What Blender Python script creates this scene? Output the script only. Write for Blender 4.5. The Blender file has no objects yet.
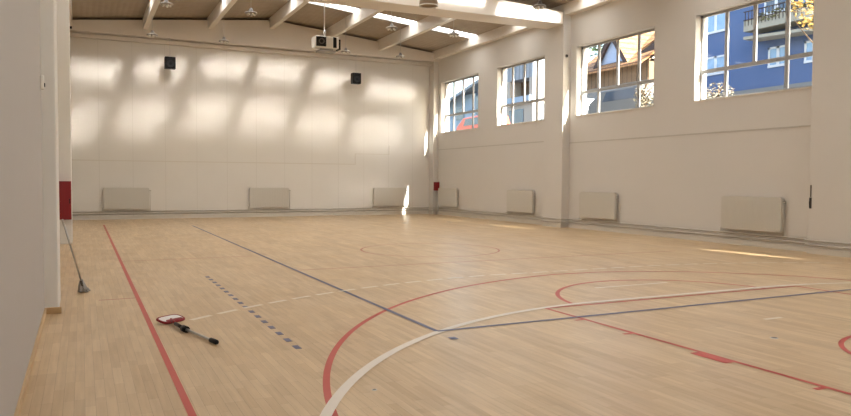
import bpy, math, random
from mathutils import Vector, Matrix
random.seed(7)
C = bpy.context.scene.collection
PI = math.pi

# ------------------------------------------------------------------ mesh helper
class MB:
    def __init__(s): s.v = []; s.f = []; s.sm = []
    def poly(s, pts, faces, smooth=False):
        b = len(s.v); s.v += [tuple(p) for p in pts]
        for f in faces: s.f.append([b + i for i in f]); s.sm.append(smooth)
        return s
    def box(s, x0, x1, y0, y1, z0, z1):
        p = [(x0,y0,z0),(x1,y0,z0),(x1,y1,z0),(x0,y1,z0),(x0,y0,z1),(x1,y0,z1),(x1,y1,z1),(x0,y1,z1)]
        return s.poly(p, [(3,2,1,0),(4,5,6,7),(0,1,5,4),(1,2,6,5),(2,3,7,6),(3,0,4,7)])
    def obox(s, M, sx, sy, sz):
        p = [M @ Vector((a*sx/2, b*sy/2, c*sz/2)) for c in (-1,1) for a, b in ((-1,-1),(1,-1),(1,1),(-1,1))]
        return s.poly(p, [(3,2,1,0),(4,5,6,7),(0,1,5,4),(1,2,6,5),(2,3,7,6),(3,0,4,7)])
    def prism_x(s, prof, x0, x1):                        # profile in (y, z), pushed along x
        n = len(prof); p = [(x0,y,z) for y,z in prof] + [(x1,y,z) for y,z in prof]
        return s.poly(p, [list(range(n))[::-1], [n+i for i in range(n)]] + [(i,(i+1)%n,n+(i+1)%n,n+i) for i in range(n)])
    def prism_y(s, prof, y0, y1):                        # profile in (x, z), pushed along y
        n = len(prof); p = [(x,y0,z) for x,z in prof] + [(x,y1,z) for x,z in prof]
        return s.poly(p, [list(range(n)), [n+i for i in range(n)][::-1]] + [((i+1)%n,i,n+i,n+(i+1)%n) for i in range(n)])
    def tube(s, pts, r, n=10, cap=True):
        pts = [Vector(p) for p in pts]; rs = r if isinstance(r, (list, tuple)) else [r]*len(pts)
        b = len(s.v); up = None
        for i, p in enumerate(pts):
            d = (pts[min(i+1,len(pts)-1)] - pts[max(i-1,0)]).normalized()
            if up is None: up = d.orthogonal().normalized()
            u = (up - d*up.dot(d)).normalized(); up = u; w = d.cross(u)
            for k in range(n):
                a = 2*PI*k/n; s.v.append(tuple(p + (u*math.cos(a) + w*math.sin(a))*rs[i]))
        for i in range(len(pts)-1):
            for k in range(n):
                s.f.append([b+i*n+k, b+i*n+(k+1)%n, b+(i+1)*n+(k+1)%n, b+(i+1)*n+k]); s.sm.append(True)
        if cap:
            s.f.append([b+k for k in range(n)][::-1]); s.sm.append(False)
            s.f.append([b+(len(pts)-1)*n+k for k in range(n)]); s.sm.append(False)
        return s
    def lathe(s, prof, c=(0,0,0), n=24):                 # profile (r, z) about a vertical axis
        b = len(s.v)
        for r, z in prof:
            for k in range(n):
                a = 2*PI*k/n; s.v.append((c[0]+r*math.cos(a), c[1]+r*math.sin(a), c[2]+z))
        for i in range(len(prof)-1):
            for k in range(n):
                s.f.append([b+i*n+k, b+i*n+(k+1)%n, b+(i+1)*n+(k+1)%n, b+(i+1)*n+k]); s.sm.append(True)
        return s
    def build(s, name, mat, parent=None, bevel=0.0, world=True, **props):
        me = bpy.data.meshes.new(name)
        o0 = Vector((0,0,0))
        if parent is not None and world:
            q = parent
            while q is not None: o0 += q.location; q = q.parent
        me.from_pydata([tuple(Vector(p)-o0) for p in s.v], [], s.f)
        me.polygons.foreach_set('use_smooth', s.sm); me.update(); me.materials.append(mat)
        o = bpy.data.objects.new(name, me); C.objects.link(o)
        if parent is not None: o.parent = parent
        if bevel:
            m = o.modifiers.new('bevel', 'BEVEL'); m.width = bevel; m.segments = 2; m.limit_method = 'ANGLE'
        for k, v in props.items(): o[k] = v
        return o

def thing(name, label, cat, loc=(0,0,0), rz=0, group=None):
    o = bpy.data.objects.new(name, None); C.objects.link(o)
    o.location = loc; o.rotation_euler = (0,0,rz); o.empty_display_size = 0.1
    o['label'] = label; o['category'] = cat
    if group: o['group'] = group
    return o
def tag(o, label, cat, group=None):
    o['label'] = label; o['category'] = cat
    if group: o['group'] = group
    return o
def dup(src, loc, label, rz=None):
    r = src.copy(); C.objects.link(r); r.location = loc; r['label'] = label
    if rz is not None: r.rotation_euler = (0,0,rz)
    for ch in list(src.children):
        c = ch.copy(); C.objects.link(c); c.parent = r
        for g in list(ch.children):
            d = g.copy(); C.objects.link(d); d.parent = c
    return r

# ------------------------------------------------------------------ materials
def lin(r, g, b):
    f = lambda c: c/12.92 if c <= .04045 else ((c+.055)/1.055)**2.4
    return (f(r/255), f(g/255), f(b/255), 1)
def newmat(name):
    m = bpy.data.materials.new(name); m.use_nodes = True; nt = m.node_tree
    return m, nt, nt.nodes['Principled BSDF'], nt.nodes, nt.links
def paint(name, col, rough=.55, var=.04, scale=6.0, bump=.0, metal=0, spec=.5, coord='Object'):
    m, nt, b, N, L = newmat(name)
    b.inputs['Roughness'].default_value = rough; b.inputs['Metallic'].default_value = metal
    b.inputs['Specular IOR Level'].default_value = spec
    tc = N.new('ShaderNodeTexCoord'); nz = N.new('ShaderNodeTexNoise'); nz.inputs['Scale'].default_value = scale; nz.inputs['Detail'].default_value = 4
    L.new(tc.outputs[coord], nz.inputs['Vector'])
    mx = N.new('ShaderNodeMix'); mx.data_type = 'RGBA'
    mx.inputs[6].default_value = tuple(c*(1-var) for c in col[:3]) + (1,)
    mx.inputs[7].default_value = tuple(min(1, c*(1+var)) for c in col[:3]) + (1,)
    L.new(nz.outputs['Fac'], mx.inputs[0]); L.new(mx.outputs[2], b.inputs['Base Color'])
    if bump:
        bp = N.new('ShaderNodeBump'); bp.inputs['Strength'].default_value = bump; bp.inputs['Distance'].default_value = .01
        nz2 = N.new('ShaderNodeTexNoise'); nz2.inputs['Scale'].default_value = scale*12; L.new(tc.outputs[coord], nz2.inputs['Vector'])
        L.new(nz2.outputs['Fac'], bp.inputs['Height']); L.new(bp.outputs['Normal'], b.inputs['Normal'])
    return m
def mathn(N, L, op, a, b=None):
    n = N.new('ShaderNodeMath'); n.operation = op
    for i, x in enumerate((a, b)):
        if x is None: continue
        if isinstance(x, (int, float)): n.inputs[i].default_value = x
        else: L.new(x, n.inputs[i])
    return n.outputs[0]

def mat_floor():
    m, nt, b, N, L = newmat('maple strip parquet')
    tc = N.new('ShaderNodeTexCoord'); sp = N.new('ShaderNodeSeparateXYZ'); cb = N.new('ShaderNodeCombineXYZ')
    L.new(tc.outputs['Object'], sp.inputs[0]); L.new(sp.outputs['Y'], cb.inputs['X']); L.new(sp.outputs['X'], cb.inputs['Y'])
    def brick(w, h, c1, c2, off):
        br = N.new('ShaderNodeTexBrick'); L.new(cb.outputs[0], br.inputs['Vector'])
        br.inputs['Scale'].default_value = 1; br.inputs['Brick Width'].default_value = w; br.inputs['Row Height'].default_value = h
        br.inputs['Mortar Size'].default_value = .0008; br.inputs['Mortar'].default_value = lin(150,118,84)
        br.inputs['Color1'].default_value = c1; br.inputs['Color2'].default_value = c2; br.offset = off; br.offset_frequency = 3
        return br
    b1 = brick(.52, .07, lin(218,192,154), lin(204,175,134), .37)
    b2 = brick(2.2, .21, (1,1,1,1), (.87,.845,.815,1), .43); b2.inputs['Mortar'].default_value = (.95,.95,.95,1)
    mp = N.new('ShaderNodeMapping'); mp.inputs['Scale'].default_value = (28, 1.6, 1); L.new(tc.outputs['Object'], mp.inputs[0])
    nz = N.new('ShaderNodeTexNoise'); nz.inputs['Scale'].default_value = 1; nz.inputs['Detail'].default_value = 5; L.new(mp.outputs[0], nz.inputs['Vector'])
    cr = N.new('ShaderNodeValToRGB'); cr.color_ramp.elements[0].position = .3; cr.color_ramp.elements[1].position = .75
    cr.color_ramp.elements[0].color = (.86,.84,.81,1); cr.color_ramp.elements[1].color = (1.04,1.04,1.04,1); L.new(nz.outputs['Fac'], cr.inputs[0])
    m1 = N.new('ShaderNodeMix'); m1.data_type = 'RGBA'; m1.blend_type = 'MULTIPLY'; m1.inputs[0].default_value = 1
    L.new(b1.outputs['Color'], m1.inputs[6]); L.new(b2.outputs['Color'], m1.inputs[7])
    m2 = N.new('ShaderNodeMix'); m2.data_type = 'RGBA'; m2.blend_type = 'MULTIPLY'; m2.inputs[0].default_value = 1
    L.new(m1.outputs[2], m2.inputs[6]); L.new(cr.outputs[0], m2.inputs[7]); L.new(m2.outputs[2], b.inputs['Base Color'])
    nz2 = N.new('ShaderNodeTexNoise'); nz2.inputs['Scale'].default_value = 1.3; L.new(tc.outputs['Object'], nz2.inputs['Vector'])
    r = mathn(N, L, 'MULTIPLY_ADD', nz2.outputs['Fac'], .16); r.node.inputs[2].default_value = .24
    L.new(r, b.inputs['Roughness']); b.inputs['Specular IOR Level'].default_value = .42
    return m
def mat_panels():
    m, nt, b, N, L = newmat('white wall panels with vertical seams')
    tc = N.new('ShaderNodeTexCoord'); sp = N.new('ShaderNodeSeparateXYZ'); L.new(tc.outputs['Object'], sp.inputs[0])
    fr = mathn(N, L, 'FRACT', mathn(N, L, 'MULTIPLY', sp.outputs['X'], 1/1.22))
    seam = mathn(N, L, 'LESS_THAN', mathn(N, L, 'ABSOLUTE', mathn(N, L, 'SUBTRACT', fr, .5)), .008)
    nz = N.new('ShaderNodeTexNoise'); nz.inputs['Scale'].default_value = .7; nz.inputs['Detail'].default_value = 3; L.new(tc.outputs['Object'], nz.inputs['Vector'])
    cr = N.new('ShaderNodeValToRGB'); cr.color_ramp.elements[0].color = (.70,.675,.625,1); cr.color_ramp.elements[1].color = (.77,.745,.695,1); L.new(nz.outputs['Fac'], cr.inputs[0])
    mx = N.new('ShaderNodeMix'); mx.data_type = 'RGBA'; L.new(seam, mx.inputs[0]); L.new(cr.outputs[0], mx.inputs[6]); mx.inputs[7].default_value = (.66,.635,.58,1)
    L.new(mx.outputs[2], b.inputs['Base Color']); b.inputs['Roughness'].default_value = .5; b.inputs['Specular IOR Level'].default_value = .3
    return m
def mat_deck():
    m, nt, b, N, L = newmat('brown grey roof deck')
    tc = N.new('ShaderNodeTexCoord'); sp = N.new('ShaderNodeSeparateXYZ'); L.new(tc.outputs['Object'], sp.inputs[0])
    w = mathn(N, L, 'FRACT', mathn(N, L, 'MULTIPLY', sp.outputs['X'], 5.0))
    rib = mathn(N, L, 'PINGPONG', w, .5)
    bp = N.new('ShaderNodeBump'); bp.inputs['Strength'].default_value = .35; bp.inputs['Distance'].default_value = .03
    L.new(rib, bp.inputs['Height']); L.new(bp.outputs['Normal'], b.inputs['Normal'])
    nz = N.new('ShaderNodeTexNoise'); nz.inputs['Scale'].default_value = 3; L.new(tc.outputs['Object'], nz.inputs['Vector'])
    cr = N.new('ShaderNodeValToRGB'); cr.color_ramp.elements[0].color = lin(152,138,120); cr.color_ramp.elements[1].color = lin(170,156,138); L.new(nz.outputs['Fac'], cr.inputs[0])
    L.new(cr.outputs[0], b.inputs['Base Color']); b.inputs['Roughness'].default_value = .7
    return m
def mat_glass():
    m = bpy.data.materials.new('clear window glass'); m.use_nodes = True; nt = m.node_tree; N = nt.nodes; L = nt.links
    for n in list(N): N.remove(n)
    out = N.new('ShaderNodeOutputMaterial'); mix = N.new('ShaderNodeMixShader'); t = N.new('ShaderNodeBsdfTransparent'); g = N.new('ShaderNodeBsdfGlossy')
    lw = N.new('ShaderNodeLayerWeight'); lw.inputs['Blend'].default_value = .5
    fr = N.new('ShaderNodeMath'); fr.operation = 'POWER'; fr.inputs[1].default_value = 5; L.new(lw.outputs['Facing'], fr.inputs[0])
    f2 = N.new('ShaderNodeMath'); f2.operation = 'MULTIPLY_ADD'; f2.inputs[1].default_value = .6; f2.inputs[2].default_value = .03; L.new(fr.outputs[0], f2.inputs[0]); fr = f2
    t.inputs['Color'].default_value = (.93,.96,.97,1); g.inputs['Roughness'].default_value = .03
    L.new(fr.outputs[0], mix.inputs[0]); L.new(t.outputs[0], mix.inputs[1]); L.new(g.outputs[0], mix.inputs[2]); L.new(mix.outputs[0], out.inputs['Surface'])
    return m
def mat_opal(strength):
    m, nt, b, N, L = newmat('self glowing opal glazing')
    b.inputs['Base Color'].default_value = (.9,.9,.9,1); b.inputs['Roughness'].default_value = .4
    tc = N.new('ShaderNodeTexCoord'); nz = N.new('ShaderNodeTexNoise'); nz.inputs['Scale'].default_value = 1.5; L.new(tc.outputs['Object'], nz.inputs['Vector'])
    s = mathn(N, L, 'MULTIPLY_ADD', nz.outputs['Fac'], strength*.5); s.node.inputs[2].default_value = strength*.75
    b.inputs['Emission Color'].default_value = (1,.985,.96,1); L.new(s, b.inputs['Emission Strength'])  # emission stands in for daylight coming through the pane
    return m
def mat_tiles():
    m, nt, b, N, L = newmat('orange clay roof tiles')
    tc = N.new('ShaderNodeTexCoord'); sp = N.new('ShaderNodeSeparateXYZ'); L.new(tc.outputs['Object'], sp.inputs[0])
    fx = mathn(N, L, 'FRACT', mathn(N, L, 'MULTIPLY', sp.outputs['Z'], 3.6))
    fy = mathn(N, L, 'FRACT', mathn(N, L, 'MULTIPLY', sp.outputs['Y'], 3.3))
    dark = mathn(N, L, 'MAXIMUM', mathn(N, L, 'LESS_THAN', fx, .22), mathn(N, L, 'MULTIPLY', mathn(N, L, 'LESS_THAN', fy, .15), .5))
    nz = N.new('ShaderNodeTexNoise'); nz.inputs['Scale'].default_value = 5; L.new(tc.outputs['Object'], nz.inputs['Vector'])
    cr = N.new('ShaderNodeValToRGB'); cr.color_ramp.elements[0].position = .35; cr.color_ramp.elements[1].position = .65
    cr.color_ramp.elements[0].color = lin(132,92,58); cr.color_ramp.elements[1].color = lin(158,120,80); L.new(nz.outputs['Fac'], cr.inputs[0])
    mx = N.new('ShaderNodeMix'); mx.data_type = 'RGBA'; L.new(dark, mx.inputs[0]); L.new(cr.outputs[0], mx.inputs[6]); mx.inputs[7].default_value = lin(84,56,38)
    L.new(mx.outputs[2], b.inputs['Base Color']); b.inputs['Roughness'].default_value = .8
    return m
def mat_planks(name, c1, c2, axis='Y', freq=4.0):
    m, nt, b, N, L = newmat(name)
    tc = N.new('ShaderNodeTexCoord'); sp = N.new('ShaderNodeSeparateXYZ'); L.new(tc.outputs['Object'], sp.inputs[0])
    fx = mathn(N, L, 'FRACT', mathn(N, L, 'MULTIPLY', sp.outputs[axis], freq)); d = mathn(N, L, 'LESS_THAN', fx, .14)
    nz = N.new('ShaderNodeTexNoise'); nz.inputs['Scale'].default_value = 3; L.new(tc.outputs['Object'], nz.inputs['Vector'])
    cr = N.new('ShaderNodeValToRGB'); cr.color_ramp.elements[0].color = c1; cr.color_ramp.elements[1].color = c2; L.new(nz.outputs['Fac'], cr.inputs[0])
    mx = N.new('ShaderNodeMix'); mx.data_type = 'RGBA'; L.new(d, mx.inputs[0]); L.new(cr.outputs[0], mx.inputs[6]); mx.inputs[7].default_value = tuple(x*.4 for x in c1[:3])+(1,)
    L.new(mx.outputs[2], b.inputs['Base Color']); b.inputs['Roughness'].default_value = .8
    return m

M = dict(
    floor=mat_floor(), panels=mat_panels(), deck=mat_deck(), glass=mat_glass(), opal=mat_opal(3.6), fillglow=mat_opal(.6), tiles=mat_tiles(),
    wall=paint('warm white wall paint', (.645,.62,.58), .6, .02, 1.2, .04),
    wallShade=paint('wall paint with shade in colour', (.50,.475,.45), .6, .02, 1.2, .04),  # near left wall: weaker light put into a darker colour
    pilLit=paint('pillar paint with light in colour', (.80,.78,.73), .55, .02, 1.2, .03),  # left pillars: light on their faces put into a brighter colour
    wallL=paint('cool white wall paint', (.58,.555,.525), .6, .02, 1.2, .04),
    beam=paint('cream beam paint', (.74,.69,.62), .45, .02, 2),
    trim=paint('off white trim paint', (.66,.62,.55), .5, .02, 3),
    skirt=paint('pale wood skirting', lin(196,166,124), .45, .1, 9),
    rad=paint('radiator enamel', (.58,.555,.495), .35, .01, 4),
    radd=paint('radiator shadow gap', (.16,.14,.12), .6, .05, 4),
    pipe=paint('painted heating pipe', (.5,.47,.42), .4, .03, 4),
    alu=paint('grey aluminium frame', (.36,.36,.36), .4, .04, 8, metal=.0),
    red=paint('red lacquer', lin(134,18,26), .5, .05, 6),
    redl=paint('red line paint', lin(188,62,48), .4, .06, 8),
    redd=paint('worn red line paint', lin(176,104,76), .4, .08, 8),
    white=paint('white line paint', lin(226,216,202), .4, .04, 8),
    blue=paint('blue line paint', lin(84,88,122), .4, .08, 8),
    black=paint('black plastic', (.012,.012,.013), .5, .2, 20, spec=.2),
    mesh=paint('black speaker mesh', (.012,.012,.013), .8, .3, 90, spec=.1),
    steel=paint('brushed steel', (.55,.54,.52), .3, .06, 12, metal=.8),
    lampw=paint('lamp glass ring', (.85,.83,.78), .25, .02, 5),
    lampg=paint('lamp grey shade', (.30,.27,.23), .4, .08, 9),
    lampb=paint('lamp dark cap', (.10,.085,.07), .4, .1, 9),
    bronze=paint('bronze lamp housing', (.33,.25,.16), .4, .08, 9),
    cloth=paint('white mop cloth', (.8,.77,.74), .9, .05, 40, .2),
    greymop=paint('grey mop cloth', (.42,.41,.40), .95, .35, 60, .4),
    bluew=paint('blue render', lin(78,100,140), .85, .05, .8),
    plinth=paint('grey stone plinth', lin(120,122,122), .85, .12, 5),
    whitef=paint('white window joinery', (.55,.60,.66), .5, .02, 5),
    dglass=paint('dark house window glass', (.05,.08,.13), .08, .3, 2),
    lglass=paint('sky blue house window glass', (.22,.36,.55), .15, .3, 2),
    conc=paint('weathered concrete', lin(150,148,136), .85, .15, 3),
    moss=paint('planted balcony edge', lin(96,98,66), .95, .4, 14),
    beige=paint('beige render', lin(158,152,142), .85, .06, 1.5),
    stripe=mat_planks('grey blue cladding boards', lin(118,128,138), lin(150,158,166), 'Y', 2.4),
    wood=mat_planks('brown timber boarding', lin(92,74,56), lin(124,100,74), 'Y', 3.2),
    dark=paint('dark brown timber', lin(52,36,30), .7, .2, 6),
    gable=paint('blue grey gable boards', lin(150,165,192), .8, .05, 3),
    paleblue=paint('pale blue render', lin(138,158,176), .85, .05, 2),
    asphalt=paint('street paving', lin(112,110,106), .9, .1, 2),
    carw=paint('white car paint', (.9,.9,.88), .25, .01, 3),
    carg=paint('grey car paint', lin(96,102,108), .3, .03, 3),
    carr=paint('orange red car paint', lin(226,92,62), .3, .03, 3),
    bark=paint('tree bark', lin(96,78,60), .9, .2, 12),
    leafy=paint('yellow autumn leaves', lin(190,156,84), .8, .35, 9),
    leafg=paint('green leaves', lin(74,92,56), .8, .35, 9),
    leafp=paint('pale dry twigs', lin(136,130,112), .9, .3, 14),
    tyre=paint('black tyre rubber', (.02,.02,.02), .8, .1, 20),
)

# ------------------------------------------------------------------ room figures (metres, camera at x=0 y=0)
XL, XR, YF, YB = -.42, 15.16, 30.5, -3.0       # near left wall, right wall, far wall, rear wall
XL2 = -.60                                       # left wall beyond the first pillar
XC = 7.3                                         # ridge
deckz = lambda x: 8.40 - .10*abs(x-XC)           # underside of the roof deck
S = 'structure'

fl = MB().box(XL2-.4, XR+.4, YB-.3, YF+.3, -.2, 0).build('floor', M['floor'], kind=S)

# painted court lines: parts of the floor
lay = [0.0015]
def ribbon(name, pts, w, mat, closed=False, label=None):
    lay[0] += .0002; z = lay[0]; n = len(pts); L_, R_ = [], []
    for i, p in enumerate(pts):
        a = pts[(i-1) % n] if closed or i else pts[i]; b = pts[(i+1) % n] if closed or i < n-1 else pts[i]
        d = Vector((b[0]-a[0], b[1]-a[1])).normalized(); nx, ny = -d.y*w/2, d.x*w/2
        L_.append((p[0]+nx, p[1]+ny, z)); R_.append((p[0]-nx, p[1]-ny, z))
    m = MB(); k = n if closed else n-1
    m.poly(L_+R_, [(i, n+i, n+(i+1) % n, (i+1) % n) for i in range(k)])
    o = m.build(name, mat, fl)
    if label: o['label'] = label
    return o
def arc(cx, cy, r, a0, a1, n=64): return [(cx+r*math.cos(math.radians(a0+(a1-a0)*i/n)), cy+r*math.sin(math.radians(a0+(a1-a0)*i/n))) for i in range(n+1)]
ribbon('sideline', [(.66,27.0),(.66,1.9)], .054, M['redl'], label='long red sideline near the left wall')
ribbon('bench_tick', [(.18,10.32),(.63,10.32)], .05, M['redd'], label='short red tick left of the sideline')
ribbon('halfway_line', [(.66,15.0),(3.2,15.0)], .05, M['redd'], label='faint red halfway line')
ribbon('attack_line', [(3.4,12.33),(12.4,12.33)], .05, M['redd'], label='faint red line across the court')
ribbon('centre_circle', arc(7.28,14.82,1.6,0,360,72)[:-1], .05, M['redd'], True, label='faint red centre circle')
tp3 = [(1.42,1.9),(1.42,3.4)] + [p for p in arc(8.15,3.36,6.73,172,97,60)] + [(8.23,9.98),(8.75,9.85),(9.2,9.66),(9.75,9.38),(10.2,9.04),(10.7,8.58),(11.1,8.1),(11.35,7.6),(11.5,6.9),(11.5,1.9)]
ribbon('three_point_line', tp3, .058, M['redl'], label='red three point arc')
ribbon('throw_circle', arc(7.55,7.25,1.78,173,4,64), .06, M['redl'], label='red half circle of the free throw lane')
ribbon('throw_line', [(5.27,7.4),(9.97,7.4)], .05, M['redl'], label='red free throw line')
lane = MB()
o = ribbon('lane_line', [(5.27,7.4),(5.27,1.9)], .05, M['redl'], label='red lane line')
ribbon('lane_line', [(9.97,7.4),(9.97,1.9)], .05, M['redl'], label='right red lane line')
ribbon('lane_block', [(5.2,4.90),(5.2,4.48)], .13, M['redl'], label='red block on the lane line')
for y in (6.62, 5.80, 3.62): ribbon('lane_tick', [(5.13,y),(5.26,y)], .05, M['redl'])
ribbon('basket_arc', arc(7.45,3.62,1.12,180,0,48), .05, M['redl'], label='red arc near the right edge')
gl = 1.52
six = [(.88,1.5)] + arc(6.26,2.15,5.38,180,90,44) + arc(9.45,2.15,5.38,90,0,44) + [(14.83,1.5)]
ribbon('goal_area_line', six, .085, M['white'], label='bold white goal area line')
def pathlen(p):
    s = [0]
    for a, b in zip(p, p[1:]): s.append(s[-1]+math.hypot(b[0]-a[0], b[1]-a[1]))
    return s
nine = arc(6.71,1.43,8.97,129,93,60) + arc(9.2,1.43,8.9,90,40,60)
sl = pathlen(nine)
def at_len(p, s, q):
    for i in range(len(s)-1):
        if s[i+1] >= q:
            t = (q-s[i])/max(1e-6, s[i+1]-s[i]); return (p[i][0]+(p[i+1][0]-p[i][0])*t, p[i][1]+(p[i+1][1]-p[i][1])*t)
    return p[-1]
q = 0.05
m = MB(); z = .0058
while q < sl[-1]-.3:
    pts = [at_len(nine, sl, q+.105*k) for k in range(4)]
    for a, b in zip(pts, pts[1:]):
        d = Vector((b[0]-a[0], b[1]-a[1])).normalized(); nx, ny = -d.y*.038, d.x*.038
        m.poly([(a[0]+nx,a[1]+ny,z),(a[0]-nx,a[1]-ny,z),(b[0]-nx,b[1]-ny,z),(b[0]+nx,b[1]+ny,z)], [(0,1,2,3)])
    q += .43
m.build('free_throw_line', M['white'], fl, label='dashed white nine metre arc')
ribbon('penalty_mark', [(6.95,8.5),(8.4,8.5)], .06, M['white'], label='short white seven metre mark')
ribbon('keeper_mark', [(7.2,5.74),(7.5,5.74)], .06, M['white'], label='small white goalkeeper mark')
ribbon('volleyball_line', [(3.4,25.5),(3.4,6.74)], .055, M['blue'], label='blue volleyball sideline')
ribbon('volleyball_line', [(3.4,6.74),(12.4,6.84)], .055, M['blue'], label='blue volleyball end line')
ribbon('service_mark', [(3.4,6.42),(3.4,6.32)], .08, M['blue'])
m = MB(); y = 6.66
while y < 12.3:
    m.box(1.845-.03, 1.845+.03, y-.075, y+.075, .001, .003); y += .338
m.build('coach_line', M['blue'], fl, label='dashed blue line')

# walls
MB().box(XL2-.3, XR+.4, YF, YF+.3, 0, 8.6).build('wall_far', M['panels'], kind=S)
MB().box(XL2-.3, XR+.4, YB-.3, YB, 0, 3.6).box(XL2-.3, XR+.4, YB-.3, YB, 6.0, 8.6).box(XL2-.3, 1.5, YB-.3, YB, 3.6, 6.0).box(13.0, XR+.4, YB-.3, YB, 3.6, 6.0).build('wall_rear', M['wall'], kind=S)
rw = MB().box(1.5,13,YB-.2,YB-.1,3.6,3.68).box(1.5,13,YB-.2,YB-.1,5.92,6.0)
for k in range(9): rw.box(1.5+k*11.42/8, 1.58+k*11.42/8, YB-.2, YB-.1, 3.6, 6.0)
rw = rw.build('window_14', M['alu'], kind=S)  # unseen opening with glowing pane, added as fill light from behind
MB().box(1.5,13,YB-.17,YB-.15,3.6,6.0).build('pane', M['fillglow'], rw)
MB().box(XL2-.3, XL, YB, 9.54, 0, 8.2).build('wall_left', M['wallShade'], kind=S)
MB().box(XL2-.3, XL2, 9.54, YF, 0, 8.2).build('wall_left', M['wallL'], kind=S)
WT = .45
wins = [(26.33,29.80),(21.53,24.80),(16.03,19.68),(10.97,14.48),(6.2,9.6),(1.2,4.7),(-2.6,.2)]
Z0, Z1 = 3.81, 6.16
w = MB().box(XR, XR+WT, YB, YF, 0, Z0).box(XR, XR+WT, YB, YF, Z1, 8.2)
ys = [YF] + [v for a, b in wins for v in (b, a)] + [YB]
for i in range(0, len(ys), 2): w.box(XR, XR+WT, ys[i+1], ys[i], Z0, Z1)
w.build('wall_right', M['wall'], kind=S)

# pillars
PX = 14.85
def pillar(x0, x1, y0, y1, mat): return MB().box(x0, x1, y0, y1, 0, 7.42).build('wall_pillar', mat, kind=S, bevel=.012)
for y0, y1 in ((20.0,21.1),(9.66,10.76)): pillar(PX, XR+.01, y0, y1, M['wall'])
MB().box(14.9, XR+.01, 30.05, YF+.01, 0, 7.3).build('wall_pillar', M['wall'], kind=S)
pillar(XL2-.01, -.272, 9.54, 10.5, M['pilLit'])
pillar(XL2-.01, -.235, 19.5, 20.5, M['pilLit'])

# roof: deck with slots for the skylights, purlins, frame beams
strips = [(25.9,26.65),(22.3,23.05),(18.3,19.05),(13.2,13.95),(7.6,8.35),(3.2,3.95)]  # strips nearest the camera are unseen, added for light
dk = MB(); edges = [YB-.3] + [v for s in sorted(strips) for v in s] + [YF+.3]
for i in range(0, len(edges), 2):
    for xa, xb in ((XL2-.4, XC), (XC, XR+.5)):
        za, zb = deckz(xa), deckz(xb)
        dk.prism_y([(xa,za),(xb,zb),(xb,zb+.18),(xa,za+.18)], edges[i], edges[i+1])
dk.build('ceiling', M['deck'], kind=S)
PUR = [2.3,4.74,7.27,9.75,12.19]
for x in PUR:
    b = 7.93 - .1*abs(x-XC)
    MB().box(x-.09, x+.09, YB, YF-.3, b, deckz(x)+.01).build('roof_purlin', M['beam'], kind=S)
for x0, x1 in ((14.88, XR+.01), (XL2-.01, -.25)):
    MB().box(x0, x1, YB, YF-.3, 7.27, deckz(14.9)+.02).build('roof_purlin', M['beam'], kind=S)
top = lambda x: 7.80 - .058*abs(x-XC)
for y0, y1 in ((20.02,20.98),(9.8,10.7)):
    MB().prism_y([(XL2,6.95),(14.84,6.95),(14.84,top(14.84)),(XC,top(XC)),(XL2,top(XL2))], y0, y1).build('frame_beam', M['beam'], kind=S, bevel=.01)
gt = lambda x: deckz(x)-.10
MB().prism_y([(XL2,7.16),(XR,7.16),(XR,gt(XR)),(XC,gt(XC)),(XL2,gt(XL2))], 30.0, YF+.01).build('gable_beam', M['beam'], kind=S)
MB().box(XL2, XR, 30.3, YF+.01, 6.98, 7.13).build('trim_1', M['trim'], kind=S)
MB().box(XL2, 11.15, YF-.012, YF, 2.29, 2.33).box(11.15,11.19,YF-.012,YF,2.29,2.80).box(11.19,12.85,YF-.012,YF,2.77,2.80).box(12.82,12.85,YF-.012,YF,2.80,3.2).build('trim_2', M['trim'], kind=S)
MB().box(XR-.012, XR, 10.9, 20.0, 2.90, 2.935).box(XR-.012, XR, 21.1, 30.05, 3.02, 3.055).build('trim_3', M['pipe'], kind=S)  # darker colour stands in for the shadow line of the ledge
MB().box(XL, XL+.02, YB, 9.54, 0, .075).box(XL+.02, -.24, 9.515, 9.54, 0, .075).build('baseboard_left', M['skirt'], kind=S, bevel=.004)
MB().box(XL2, XR, YF-.03, YF, 0, .12).build('baseboard_far', M['trim'], kind=S)
MB().box(XR-.03, XR, YB, 9.66, 0, .12).box(XR-.03, XR, 10.76, 20.0, 0, .12).box(XR-.03, XR, 21.1, 30.05, 0, .12)\
    .box(PX-.02, PX, 9.66, 10.76, 0, .12).box(PX-.02, PX, 20.0, 21.1, 0, .12).build('baseboard_right', M['trim'], kind=S)

# windows in the right wall
XO = XR + .20                                    # inner face of the frame
for i, (a, b) in enumerate(wins):
    F = .065; f = MB()
    f.box(XO+.01,XO+.07,a,b,Z0,Z0+F).box(XO+.01,XO+.07,a,b,Z1-F,Z1).box(XO+.01,XO+.07,a,a+F,Z0,Z1).box(XO+.01,XO+.07,b-F,b,Z0,Z1)
    root = f.build('window_%d' % (i+1), M['alu'], kind=S)
    L_ = b-a; fr = (.243,.507,.758); TZ = Z0+.775
    MB().box(XO+.01,XO+.07,a+F,b-F,TZ-.02,TZ+.08).build('transom', M['alu'], root)
    for k, t in enumerate(fr):
        y = a + L_*t
        MB().box(XO+.02,XO+.065,y-.05,y+.05,TZ+.06 if k == 1 else Z0+F,Z1-F).build('mullion', M['alu'], root)
    MB().poly([(XO+.043,a+F,Z0+F),(XO+.043,b-F,Z0+F),(XO+.043,b-F,Z1-F),(XO+.043,a+F,Z1-F)],[(3,2,1,0)]).build('pane', M['glass'], root)
    MB().box(XR-.02,XO,a+.003,b-.003,Z0-.03,Z0+.012).build('window_sill', M['trim'], root)

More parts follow.
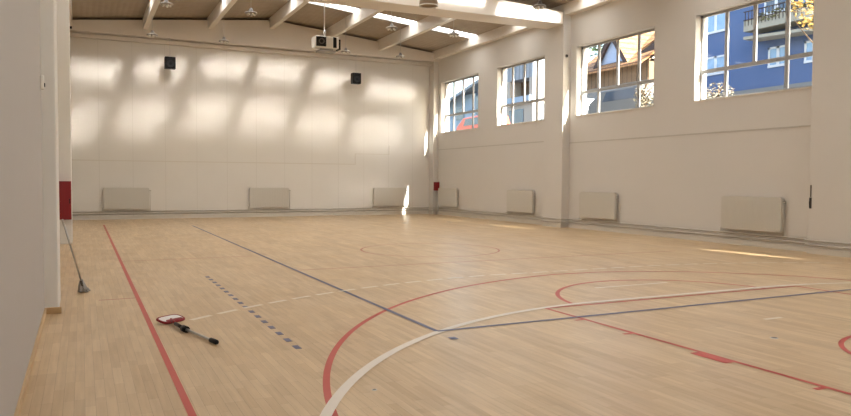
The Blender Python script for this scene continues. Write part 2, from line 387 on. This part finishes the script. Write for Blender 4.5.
# skylights across the roof
for i, (y0, y1) in enumerate(strips):
    f = MB(); g = MB()
    for xa, xb in ((XL2,XC),(XC,XR)):
        za, zb = deckz(xa), deckz(xb)
        g.prism_y([(xa,za+.12),(xb,zb+.12),(xb,zb+.14),(xa,za+.14)], y0, y1)
        for yy in (y0, y1-.03): f.prism_y([(xa,za-.01),(xb,zb-.01),(xb,zb+.16),(xa,za+.16)], yy, yy+.03)
        n = 6
        for k in range(1, n):
            x = xa+(xb-xa)*k/n; zz = deckz(x); f.box(x-.02,x+.02,y0,y1,zz+.07,zz+.13)
    root = f.build('window_%d' % (len(wins)+1+i), M['alu'], kind=S)
    g.build('pane', M['opal'], root)

# ------------------------------------------------------------------ radiators
def radiator(L_, label, loc, rz, group):
    H = .82
    t = thing('radiator', label, 'radiator', loc, rz, group)
    p = MB().box(-L_/2, L_/2, -.12, -.06, 0, H)
    k = int(L_/.07); 
    for i in range(k):
        x = -L_/2+.04+(L_-.08)*i/(k-1); p.box(x-.012, x+.012, -.124, -.118, .05, H-.07)
    p.build('panel', M['rad'], t, bevel=.006, world=False)
    s = MB(); 
    for sx in (-1, 1): MB().box(sx*(L_/2)-.012, sx*(L_/2)+.012, -.118, -.02, .02, H-.01).build('side_cover', M['rad'], t, world=False)
    g = MB().box(-L_/2+.02, L_/2-.02, -.115, -.02, H, H+.012)
    for i in range(30):
        x = -L_/2+.05+(L_-.1)*i/29; g.box(x-.012, x+.012, -.1, -.035, H+.012, H+.02)
    g.build('top_grille', M['rad'], t, world=False)
    MB().box(-L_/2+.02, L_/2-.02, -.06, -.02, .01, H-.02).build('convector_core', M['pipe'], t, world=False)
    for sx in (-.35, .35): MB().box(sx*L_-.02, sx*L_+.02, -.025, .0, .08, H-.06).build('bracket', M['pipe'], t, world=False)
    MB().tube([(L_/2+.02,-.07,.72),(L_/2+.09,-.07,.72)], .022).tube([(L_/2+.05,-.07,.72),(L_/2+.05,-.07,-.085)], .010).build('valve', M['pipe'], t, world=False)
    MB().tube([(-L_/2-.01,-.07,.05),(-L_/2-.05,-.07,.05),(-L_/2-.05,-.07,-.085)], .010).build('return_pipe', M['pipe'], t, world=False)
    return t
RZ = .41
radiator(1.65, 'white panel radiator low on far wall, nearest the red cabinet on the left', (1.57,YF-.025,RZ), 0, 'radiators on the far wall')
radiator(1.68, 'white panel radiator in the middle of the far wall', (7.23,YF-.025,RZ), 0, 'radiators on the far wall')
radiator(1.6, 'white panel radiator at right end of far wall with sunlit streak beside it', (12.85,YF-.025,RZ), 0, 'radiators on the far wall')
r4 = radiator(1.74, 'white panel radiator on right wall beside the small red box in the corner', (XR-.025,28.86,RZ), -PI/2, 'radiators on the right wall')
for y, lb in ((22.9,'white panel radiator under second window from the far corner, before the right pillar'),
              (18.36,'white panel radiator below the window that shows the orange tiled roof'),
              (12.47,'large white panel radiator below the window that shows the blue building')):
    dup(r4, (XR-.025,y,RZ), lb, -PI/2)

# heating pipes
def pipe_run(z, off, label):
    x = XR-off; p = PX-off; far = YF-off
    pts = [(XL2+.1,far,z),(14.9-off,far,z),(14.9-off,30.05-off,z),(x,30.05-off,z),(x,21.1+off,z),(p,21.1+off,z),(p,20.0-off,z),(x,20.0-off,z),(x,10.76+off,z),(p,10.76+off,z),(p,9.66-off,z),(x,9.66-off,z),(x,YB+.1,z)]
    out = []
    for i, q in enumerate(pts):
        q = Vector(q)
        if 0 < i < len(pts)-1:
            a = (Vector(pts[i-1])-q); b = (Vector(pts[i+1])-q); r = min(.05, a.length*.4, b.length*.4)
            out += [q+a.normalized()*r, q+(a.normalized()+b.normalized())*r*.3, q+b.normalized()*r]
        else: out.append(q)
    tag(MB().tube(out, .019, 8).build('heating_pipe', M['pipe']), label, 'pipe', 'heating pipes along the walls')
pipe_run(.30, .045, 'upper of two grey heating pipes running round far and right walls')
pipe_run(.20, .045, 'lower of two grey heating pipes running just above the floor')

# ------------------------------------------------------------------ red hydrant cabinets
t = thing('hydrant_cabinet', 'tall red hydrant cabinet on the left pillar above the dust mop', 'cabinet', (-.415,19.5,.61))
MB().box(-.595,-.24,19.27,19.505,.61,1.54).build('cabinet_body', M['red'], t, bevel=.008)
d = MB().box(-.58,-.25,19.25,19.27,.63,1.52).build('door', M['red'], t, bevel=.006)
MB().box(-.285,-.27,19.235,19.25,1.0,1.12).build('handle', M['black'], d)
t = thing('alarm_box', 'small red box on right wall in the far corner', 'box', (15.02,30.05,1.1))
MB().box(14.92,15.14,29.86,30.05,1.12,1.52).build('box_body', M['red'], t, bevel=.01)
MB().box(14.94,15.04,29.845,29.86,1.16,1.48).build('front_plate', M['red'], t, bevel=.005)
MB().tube([(15.0,29.92,1.12),(15.0,29.92,.002)], .022).build('riser_pipe', M['pipe'], t)

# ------------------------------------------------------------------ mops
f0 = Vector((0,11.17,.05)); tp = Vector((-.235,10.47,1.06))
t = thing('dust_mop', 'grey dust mop with thin metal handle leaning on the left pillar', 'mop', (0,11.17,0))
MB().tube([f0, f0+(tp-f0)*.5, tp], .012, 10).build('handle', M['steel'], t)
MB().tube([f0+(tp-f0)*.93, tp+(tp-f0)*.01], .014, 10).build('grip', M['pipe'], t)
MB().tube([(0,11.17,.03), f0+(tp-f0)*.13], .018, 10).build('joint', M['lampb'], t)
MB().box(-.045,.055,11.12,11.22,.012,.04).build('mop_plate', M['black'], t, bevel=.005)
m = MB()
for i in range(44):
    a = random.random()*2*PI; r = random.uniform(.03,.085); zt = random.uniform(.05,.19)
    m.tube([(.3*r*math.cos(a)-.02,11.17+.3*r*math.sin(a)-.03,zt),(.8*r*math.cos(a),11.17+.8*r*math.sin(a),zt*.5),(r*math.cos(a)+.01,11.17+1.3*r*math.sin(a),.010)], .010, 6)
m.build('mop_fringe', M['greymop'], t)

t = thing('flat_mop', 'red framed flat mop with white pad lying on the floor by the red sideline', 'mop', (.93,8.55,0))
hc = Vector((.88,8.40,.04)); ang = math.radians(36)
Rm = Matrix.Translation(hc) @ Matrix.Rotation(ang,4,'Z') @ Matrix.Rotation(math.radians(12),4,'X')
def loop(a, b, z, n=28, sq=.55):
    out = []
    for k in range(n):
        th = 2*PI*k/n; c, s = math.cos(th), math.sin(th)
        out.append(Rm @ Vector((a*math.copysign(abs(c)**sq,c), b*math.copysign(abs(s)**sq,s), z)))
    return out
ring = loop(.150,.085,0); m = MB(); m.tube(ring+[ring[0],ring[1]], .014, 8, cap=False); m.build('head_frame', M['red'], t)
m = MB(); a, b = loop(.140,.075,-.008), loop(.140,.075,.010); n = len(a)
m.poly(a+b, [list(range(n))[::-1],[n+i for i in range(n)]]+[(i,(i+1)%n,n+(i+1)%n,n+i) for i in range(n)]); m.build('mop_pad', M['cloth'], t)
m = MB(); a, b = [[q + Rm.to_3x3() @ Vector((0,-.058,0)) for q in loop(.11,.022,zz,20,.4)] for zz in (.011,.018)]; n = len(a)
m.poly(a+b, [list(range(n))[::-1],[n+i for i in range(n)]]+[(i,(i+1)%n,n+(i+1)%n,n+i) for i in range(n)]); m.build('clamp_bar', M['red'], t)
h0 = Vector((.89,8.25,.04)); h1 = Vector((.95,7.84,.035)); h2 = Vector((1.165,7.10,.022))
MB().tube([hc+Vector((.0,-.02,-.0)), h0, Vector((.90,8.14,.035))], .016, 8).build('yoke', M['red'], t)
MB().tube([Vector((.90,8.14,.035)), h1], .02, 10).tube([h1+(h1-h2)*.02, h1-(h1-h2)*.10], .036, 10).build('joint', M['black'], t)
MB().tube([h1, h2], .014, 10).build('handle', M['steel'], t)
MB().tube([h2+(h1-h2)*.18, h2+(h1-h2)*.16, h2, h2-(h1-h2)*.02], [.016,.024,.026,.018], 10).build('grip', M['black'], t)

# ------------------------------------------------------------------ ceiling fittings
def lamp(label, x, y, z, rod_to):
    t = thing('pendant_lamp', label, 'lamp', (x,y,z), 0, 'small pendant lamps under the roof beams')
    MB().lathe([(0,.16),(.045,.15),(.06,.08),(.10,.05),(.105,.03),(0,.03)], n=20).build('cap', M['lampb'], t, world=False)
    MB().lathe([(.0,.025),(.16,.03),(.195,.0),(.185,-.03),(.12,-.02),(0,-.012)], n=28).build('shade', M['lampg'], t, world=False)
    for k in range(5):
        a = 2*PI*k/5; MB().lathe([(0,-.085),(.03,-.075),(.036,-.045),(.028,-.018),(0,-.01)], (.11*math.cos(a),.11*math.sin(a),0), 10).build('bulb', M['lampw'], t, world=False)
    MB().tube([(0,0,.15),(0,0,rod_to-z)], .007, 6).build('rod', M['steel'], t, world=False)
    return t
pb = lambda x: 7.93-.1*abs(x-XC)
rows = [(27.3, 6.74, 'nearest far wall'), (22.6, 6.80, 'in second row out')]
names = {2.3:'first beam from the left', 4.74:'second beam from the left', 9.75:'fourth beam from the left', 12.19:'beam nearest the windows'}
L0 = None
for y, z, rn in rows:
    for x, dx in ((2.3,.02),(4.74,.08),(9.75,-.16),(12.19,-.2)):
        lb = 'small white pendant lamp %s under the %s' % (rn, names[x])
        t = lamp(lb, x+dx, y, z, pb(x)+.01 if abs(dx) < .09 else deckz(x+dx))
lamp('small pendant lamp in front of the white cross beam, near the right pillar', 12.19, 17.6, 6.74, pb(12.19)+.01)
t = thing('drum_lamp', 'larger bronze ceiling lamp cut by the top edge before the white cross beam', 'lamp', (8.75,18.0,6.47))
MB().lathe([(0,.2),(.2,.2),(.25,.16),(.26,.02),(.24,0),(.22,.03),(0,.05)], n=32).build('housing', M['bronze'], t, world=False)
MB().lathe([(.24,.0),(.265,.01),(.265,-.02),(.235,-.02),(.235,.0)], n=32).build('rim', M['lampw'], t, world=False)
MB().tube([(0,0,.2),(0,0,deckz(8.75)-6.48)], .012, 8).build('rod', M['steel'], t, world=False)

# projector
t = thing('ceiling_projector', 'white ceiling projector with dark square front hanging before the gable beam', 'projector', (7.3,22.6,6.1))
MB().box(6.92,7.72,22.35,22.8,5.98,6.36).build('projector_body', M['lampw'], t, bevel=.03)
MB().box(6.95,7.28,22.325,22.36,6.02,6.33).build('front_panel', M['black'], t, bevel=.01)
ln = MB().lathe([(0,0),(.09,0),(.09,.05),(.07,.05),(.06,.02)], (0,0,0), 20).build('lens', M['lampb'], t, world=False); ln.rotation_euler = (PI/2,0,0); ln.location = (-.18,-.27,.08)
MB().box(7.52,7.63,22.33,22.36,6.0,6.34).build('vent', M['black'], t)
MB().box(7.74,7.79,22.4,22.75,5.97,6.3).build('side_bracket', M['black'], t)
MB().box(7.05,7.62,22.4,22.75,5.86,5.92).tube([(7.15,22.5,5.9),(7.15,22.5,6.0)],.015).tube([(7.55,22.5,5.9),(7.55,22.5,6.0)],.015).build('bottom_tray', M['alu'], t, bevel=.008)
MB().tube([(7.3,22.6,6.34),(7.3,22.6,6.6)], .03).tube([(7.3,22.6,6.58),(7.3,22.6,8.03)], .018).build('mount_pole', M['steel'], t)
t.location = (7.2,22.6,6.0)

# speakers
def speaker(x, label):
    y, z0 = 29.82, 5.93
    t = thing('hanging_speaker', label, 'speaker', (x,y,z0), 0, 'black speakers hung before the far wall')
    MB().box(-.20,.20,-.14,.14,0,.47).build('cabinet', M['black'], t, bevel=.02, world=False)
    MB().box(-.185,.185,-.155,-.138,.015,.455).build('grille', M['mesh'], t, bevel=.008, world=False)
    w_ = MB().lathe([(.0,.0),(.05,.0),(.13,.03),(.14,.03),(.14,-.0)], n=20).build('woofer', M['black'], t, world=False); w_.rotation_euler = (PI/2,0,0); w_.location = (0,-.153,.19)
    MB().tube([(-.06,0,.46),(0,0,.56),(.06,0,.46)], .006, 6).tube([(0,0,.56),(0,0,1.24)], .006, 6).tube([(0,0,1.225),(0,.2,1.225)], .01, 6).build('hanging_cable', M['steel'], t, world=False)
    return t
s1 = speaker(3.18, 'black square speaker hanging on a cable at left of far wall')
dup(s1, (10.95,29.82,5.84), 'black square speaker hanging on a cable at right, below the projector')

# small fittings
t = thing('wall_sensor', 'small white sensor on the edge of the near left wall', 'sensor', (XL,9.35,2.72))
MB().box(XL,XL+.04,9.3,9.42,2.64,2.80).build('case', M['lampw'], t, bevel=.012)
MB().box(XL+.04,XL+.05,9.33,9.39,2.67,2.71).build('lens', M['black'], t)
t = thing('pillar_sensor', 'small dark sensor high on the right pillar', 'sensor', (14.97,20.0,5.88))
MB().box(14.93,15.01,19.94,20.0,5.83,5.93).build('case', M['lampb'], t, bevel=.012)
dm = MB().lathe([(0,.02),(.03,.012),(.035,0)], n=12).build('dome', M['black'], t, world=False); dm.rotation_euler = (PI/2,0,0); dm.location = (0,-.06,0)
t = thing('pillar_latch', 'thin dark metal latch upright on the edge of the nearest right pillar', 'latch', (PX,10.7,1.02))
MB().box(PX-.012,PX,10.69,10.72,1.28,1.55).box(PX-.02,PX,10.68,10.73,1.02,1.27).build('latch_plate', M['lampb'], t, bevel=.003)
MB().tube([(PX-.025,10.705,1.04),(PX-.04,10.705,1.16),(PX-.02,10.705,1.26)], .012, 8).build('lever', M['black'], t)
t = thing('cable_bracket', 'small black bracket at top left where gable beam meets the left wall', 'bracket', (-.3,29.9,7.35))
MB().box(-.34,-.27,29.85,30.0,7.2,7.55).build('plate', M['black'], t, bevel=.004)
MB().tube([(-.305,29.84,7.28),(-.305,29.84,7.48)], .02, 8).build('clamp', M['black'], t)
def cap(x, y, label, r=.055):
    t = thing('floor_socket', label, 'floor socket', (x,y,.0005), 0, 'round post sockets in the floor')
    MB().lathe([(0,.004),(r*.8,.004),(r,.0)], n=20).build('lid', M['lampb'], t, world=False)
    MB().lathe([(r*.85,.0045),(r*1.15,.003),(r*1.2,0)], n=20).build('rim', M['steel'], t, world=False)
cap(10.86,24.3,'dark round floor socket in front of the far sunlit streak',.09)
cap(12.74,24.3,'dark round floor socket near the far right corner',.09)
cap(6.45,5.02,'dark round floor socket right of the lane block',.035)
cap(2.01,5.05,'tiny dark floor socket right of the bold white line in front',.018)

# ------------------------------------------------------------------ outside the windows
GZ = 3.75
MB().box(17.0, 80, -20, 90, GZ-1.5, GZ).build('street', M['asphalt'], kind=S)

def bwin(parent, x, y0, y1, z0, z1, glass, split=True):
    f = MB().box(x-.06,x+.05,y0,y1,z0-.07,z0+.05).box(x-.04,x+.05,y0,y1,z1-.1,z1).box(x-.04,x+.05,y0,y0+.1,z0,z1).box(x-.04,x+.05,y1-.1,y1,z0,z1)
    if split: c = (y0+y1)/2; f.box(x-.04,x+.05,c-.08,c+.08,z0,z1)
    o = f.build('window', M['whitef'], parent)
    MB().box(x-.01,x+.03,y0+.05,y1-.05,z0+.03,z1-.05).build('pane', M[glass], o)
t = thing('apartment_building', 'blue apartment building with white windows seen through the nearest window', 'building', (36,25,GZ))
MB().box(32,42,17,30.9,GZ,14.5).build('wall', M['bluew'], t)
MB().box(31.9,32.0,17,30.9,GZ,6.5).build('plinth', M['plinth'], t)
MB().box(31.5,42.4,16.6,31.3,14.5,14.9).build('roof', M['conc'], t)
for y0,y1,z0,z1,g in ((28.35,29.85,9.98,11.05,'lglass'),(28.35,29.75,7.65,8.62,'lglass'),(24.5,25.65,7.55,8.52,'lglass'),(22.6,23.6,7.5,8.5,'lglass'),(23.0,24.0,10.3,11.6,'lglass')):
    bwin(t, 32, y0, y1, z0, z1, g)
bwin(t, 32, 24.55, 25.95, 10.3, 11.75, 'dglass')
b = MB().box(30.9,32,21.0,26.3,9.35,9.62).box(30.9,31.0,21.0,26.3,9.62,9.95).build('balcony', M['conc'], t)
g = MB().box(30.86,30.94,21.0,26.3,9.9,9.94).box(30.86,30.94,21.0,26.3,10.33,10.37)
for k in range(27): g.box(30.88,30.91,21.0+.2*k-.012,21.0+.2*k+.012,9.62,10.35)
g.build('railing', M['dark'], b)
m = MB()
for k in range(260):
    c = Vector((30.98+random.uniform(-.12,.12), random.uniform(21.2,25.4), 9.95+random.uniform(-.25,.2)))
    Mx = Matrix.Translation(c) @ Matrix.Rotation(random.random()*6,4,'Z') @ Matrix.Rotation(random.random()*3,4,'X'); m.obox(Mx,.16,.08,.01)
m.build('planting', M['moss'], b)
MB().prism_x([(22.6,8.75),(26.3,8.95),(26.3,9.1),(22.6,8.9)], 30.9, 32).build('canopy', M['conc'], t)

HT = []
t = thing('tiled_house', 'house with orange tiled roof and pointed dormer seen through the third window', 'house', (24.5,26,GZ))
def h(x, y, z): return (x*.8, y*.8, 1.62+(z-1.62)*.8)
def hbox(x0,x1,y0,y1,z0,z1):
    a, b = h(x0,y0,z0), h(x1,y1,z1); return MB().box(a[0],b[0],a[1],b[1],a[2],b[2])
def hpoly(m, pts, faces): return m.poly([h(*p) for p in pts], faces)
G0 = 1.62+(GZ-1.62)/.8
hbox(28,31.6,30.0,35.6,G0,7.2).build('lower_wall', M['plinth'], t)
hbox(28.02,31.6,30.0,35.6,7.2,8.35).build('upper_wall', M['wood'], t)
hpoly(MB(), [(27.4,29.95,8.15),(27.4,36.1,8.15),(31.6,36.1,10.99),(31.6,29.95,10.99),(27.4,29.95,8.0),(27.4,36.1,8.0),(31.6,36.1,10.84),(31.6,29.95,10.84),(31.9,36.1,8.1),(31.9,29.95,8.1)],
          [(3,2,1,0),(4,5,6,7),(0,1,5,4),(1,2,6,5),(3,0,4,7),(2,3,9,8)]).build('roof', M['tiles'], t)
hpoly(MB(), [(28,35.6,8.2),(31.4,35.6,10.8),(31.6,35.6,8.2),(28,30.0,8.2),(31.4,30.0,10.8),(31.6,30.0,8.2)], [(0,1,2),(5,4,3)]).build('gable_wall', M['beige'], t)
d = hpoly(MB(), [(27.9,31.45,8.4),(27.9,34.05,8.4),(27.9,32.75,10.05),(31.6,32.75,10.3)], [(0,2,1),(0,3,2),(1,2,3)]).build('dormer', M['gable'], t)
for ya in (31.2, 34.3):
    e = .32 if ya < 32.75 else -.32
    hpoly(MB(), [(27.6,ya,8.2),(27.6,32.75,10.32),(27.6,32.75,9.88),(27.6,ya+e,8.2),(27.75,ya,8.2),(27.75,32.75,10.32),(27.75,32.75,9.88),(27.75,ya+e,8.2)],
           [(0,1,2,3),(7,6,5,4),(0,4,5,1),(3,2,6,7)]).build('barge_board', M['dark'], d)
    hpoly(MB(), [(27.6,ya,8.23),(27.6,32.75,10.35),(32.0,32.75,10.75),(29.2,ya,8.95)], [(0,1,2,3)]).build('dormer_roof', M['tiles'], d)
p = hpoly(MB(), [(26.55,27.9,8.95),(26.55,29.5,8.40),(28.6,29.5,9.2),(28.6,27.9,9.75)], [(0,1,2,3)]).build('porch_roof', M['tiles'], t)
hpoly(MB(), [(26.6,27.9,8.45),(26.6,29.4,8.33),(26.6,27.9,8.9),(26.75,27.9,8.45),(26.75,29.4,8.33),(26.75,27.9,8.9)], [(0,1,2),(5,4,3),(0,3,4,1),(1,4,5,2),(2,5,3,0)]).build('porch_gable', M['dark'], p)
for y0 in (34.2,31.6): hbox(27.95,28.02,y0,y0+.9,5.4,6.6).build('window', M['dglass'], t)

t = thing('terrace_house', 'beige house with dark recessed balcony seen through the second window', 'house', (28,41,GZ))
MB().box(26,28.2,38.2,43.6,GZ,7.0).box(26,28.2,38.2,38.6,7.0,8.25).box(26,28.2,40.9,43.6,7.0,8.25).box(27,28.2,38.6,40.9,7.0,8.25).build('wall', M['beige'], t)
MB().box(26,28.2,38.2,43.6,8.25,11).build('upper_cladding', M['stripe'], t)
MB().box(26.9,27.0,38.6,40.9,7.0,8.25).build('recess', M['wood'], t)
MB().box(25.8,26.05,38.3,41.0,6.6,7.1).build('balcony_front', M['paleblue'], t)
MB().box(25.96,26.0,39.2,40.9,5.2,6.3).build('window', M['dglass'], t)
MB().box(25.5,28.4,38.0,43.75,11,11.25).build('roof', M['conc'], t)

t = thing('blue_house', 'pale blue house with raked eaves seen through the farthest window', 'house', (28,49,GZ))
MB().box(26,34,44.0,50.0,GZ,8.0).build('wall', M['paleblue'], t)
MB().poly([(25.2,43.85,8.7),(25.2,50.6,7.3),(32,50.6,9.9),(32,43.85,11.3),(25.2,43.85,8.5),(25.2,50.6,7.1),(32,50.6,9.7),(32,43.85,11.1)], [(3,2,1,0),(4,5,6,7),(0,1,5,4),(1,2,6,5),(2,3,7,6),(3,0,4,7)]).build('roof', M['stripe'], t)
MB().box(25.94,26.02,47.2,48.4,6.2,7.1).build('window', M['dglass'], t)
MB().box(25.94,26.02,44.6,45.4,6.4,8.0).build('window', M['dglass'], t)

def car(name, label, x, y, L_, W, H, mat, z=GZ, box=False, gr=None):
    t = thing(name, label, 'car', (x,y,z), 0, gr)
    h = H
    prof = [(-L_/2,.3),(L_/2,.3),(L_/2,.62*h),(L_/2-.1,.7*h),(L_/2-.25 if box else L_*.28,h*.98),(-L_*.30,h),(-L_*.42 if box else -L_*.36,.68*h),(-L_/2,.6*h)]
    MB().prism_x(prof, -W/2, W/2).build('body', mat, t, bevel=.06, world=False)
    MB().prism_x([(L_*.26,.68*h),(L_*.20,.92*h),(-L_*.27,.93*h),(-L_*.34,.68*h)], -W/2-.01, W/2+.01).build('side_window', M['dglass'], t, world=False)
    for sy in (-.32,.32):
        for sx in (-1,1):
            MB().tube([(sx*W/2-.1,sy*L_,.32),(sx*W/2+.1,sy*L_,.32)], .32, 16).build('wheel', M['tyre'], t, world=False)
    return t
car('parked_van', 'white van roof at lower left of the window with the tiled house', 20.0, 25.9, 3.4, 1.7, 1.45, M['carw'], GZ, True)
car('parked_car', 'grey car below the timber wall of the tiled house', 19.9, 22.0, 3.9, 1.7, 1.55, M['carg'], GZ)
car('parked_car', 'orange red car seen at the bottom of the farthest window', 21.5, 36.5, 4.0, 1.75, 1.62, M['carr'], GZ)

def tree(name, label, cat, x, y, h, cw, ch, mat, n, lf, z=GZ):
    t = thing(name, label, cat, (x,y,z))
    st = MB().tube([(0,0,0),(.05,.03,h*.4),(0,.05,h*.75),(.03,0,h*.95)], [.12*h/4,.09*h/4,.06*h/4,.02], 8)
    for k in range(9):
        a = k*2.4; zz = h*(.4+.05*k); st.tube([(0,.03,zz),(math.cos(a)*cw*.3,math.sin(a)*cw*.3,zz+.25*ch),(math.cos(a)*cw*.45,math.sin(a)*cw*.45,zz+.4*ch)], [.03,.02,.008], 6)
    st.build('trunk', M['bark'], t, world=False)
    m = MB()
    for k in range(n):
        a, u, r = random.random()*2*PI, random.uniform(-1,1), random.random()**.4
        c = Vector((math.cos(a)*math.sqrt(1-u*u)*r*cw/2, math.sin(a)*math.sqrt(1-u*u)*r*cw/2, h-ch/2+u*r*ch/2))
        Mx = Matrix.Translation(c) @ Matrix.Rotation(random.random()*6,4,'Z') @ Matrix.Rotation(random.random()*3,4,'X')
        q = [Mx @ Vector(v) for v in ((-lf,0,0),(0,-lf*.45,.01),(lf,0,0),(0,lf*.45,.01))]; m.poly(q, [(0,1,2,3)])
    m.build('crown', mat, t, world=False)
tree('autumn_tree', 'yellow leaved tree before the balcony of the blue building', 'tree', 26.3, 18.75, 6.9, 2.2, 3.2, M['leafy'], 900, .10)
tree('dry_shrub', 'pale dry shrub at the foot of the blue building', 'shrub', 29.0, 26.1, 2.9, 1.7, 1.7, M['leafp'], 700, .07)
tree('leafy_shrub', 'tangled pale shrub at right end of the tiled house', 'shrub', 18.5, 20.0, 1.5, .8, 1.2, M['leafp'], 600, .05)
tree('green_tree', 'green tree rising behind the tiled roof', 'tree', 37.0, 41.2, 10.6, 7.0, 5.5, M['leafg'], 1600, .26)

# ------------------------------------------------------------------ light
SUN = Vector((-.235,1,-.63)).normalized()
def aim(o, d): o.rotation_euler = d.to_track_quat('-Z','Y').to_euler()
s = bpy.data.lights.new('sun', 'SUN'); s.energy = 13.0; s.angle = math.radians(.6); s.color = (1,.93,.83)
so = bpy.data.objects.new('sun', s); C.objects.link(so); aim(so, SUN); so.location = (20,-20,20)
# low sun scattered forward by the opal roof glazing: slim lamps in each bay of the skylight openings
bays = [XL2] + PUR + [XR]
for (y0, y1), e in zip(strips, (.56,.80,2.0)):
    for xa, xb in zip(bays, bays[1:]):
        xa += .24; xb -= .24
        for sl_, k, spr in (((.37,.35,6),(.42,.75,6),(.47,1,6),(.52,.9,6),(.57,.5,6),(.62,.3,6)) if y0 > 25 else ((.41,.45,6),(.46,.85,6),(.51,1,6),(.56,.7,6),(.61,.35,6)) if y0 > 20 else ((.33,1,9),(.42,1,9),(.52,1,9))):
            a = bpy.data.lights.new('skylight_lamp', 'AREA'); a.shape = 'RECTANGLE'; a.size = xb-xa; a.size_y = .26; a.energy = e*k*(xb-xa)/2.27; a.spread = math.radians(spr); a.color = (1,.95,.87)
            ao = bpy.data.objects.new('skylight_lamp', a); C.objects.link(ao)
            xm = (xa+xb)/2; ao.location = (xm,(y0+y1)/2,deckz(xm)-.02)
            zax = -Vector((-.36*sl_,1,-sl_)).normalized()
            xax = Vector((1,0,0)); xax = (xax - zax*xax.dot(zax)).normalized(); yax = zax.cross(xax)
            ao.rotation_euler = Matrix((xax,yax,zax)).transposed().to_euler()

W = bpy.data.worlds.new('World'); bpy.context.scene.world = W; W.use_nodes = True
N, L = W.node_tree.nodes, W.node_tree.links
sky = N.new('ShaderNodeTexSky'); sky.sky_type = 'NISHITA'; sky.sun_disc = False; sky.sun_elevation = math.radians(27); sky.sun_rotation = math.radians(170); sky.air_density = 1.2; sky.dust_density = 3.0
bg = N['Background']; bg.inputs['Strength'].default_value = .35; L.new(sky.outputs[0], bg.inputs['Color'])

# ------------------------------------------------------------------ camera
cd = bpy.data.cameras.new('camera'); cam = bpy.data.objects.new('camera', cd); C.objects.link(cam)
ax = [(0.90062013,-0.01221594,0.43443544),(-0.4345724,-0.03795392,0.89983684),(0.00549618,-0.99920482,-0.03949078)]
right = Vector([a[0] for a in ax]); up = -Vector([a[1] for a in ax]); back = -Vector([a[2] for a in ax])
R = Matrix((right, up, back)).transposed().to_4x4(); R.translation = (0,0,1.62); cam.matrix_world = R
cd.sensor_width = 36; cd.lens = 711.26/851*36; cd.clip_start = .05; cd.clip_end = 300
sc = bpy.context.scene; sc.camera = cam
sc.view_settings.view_transform = 'Standard'; sc.view_settings.look = 'None'; sc.view_settings.exposure = 1.26
sc.cycles.max_bounces = 10; sc.cycles.diffuse_bounces = 6; sc.cycles.transparent_max_bounces = 12; sc.cycles.sample_clamp_indirect = 4
sc.cycles.caustics_reflective = False; sc.cycles.caustics_refractive = False
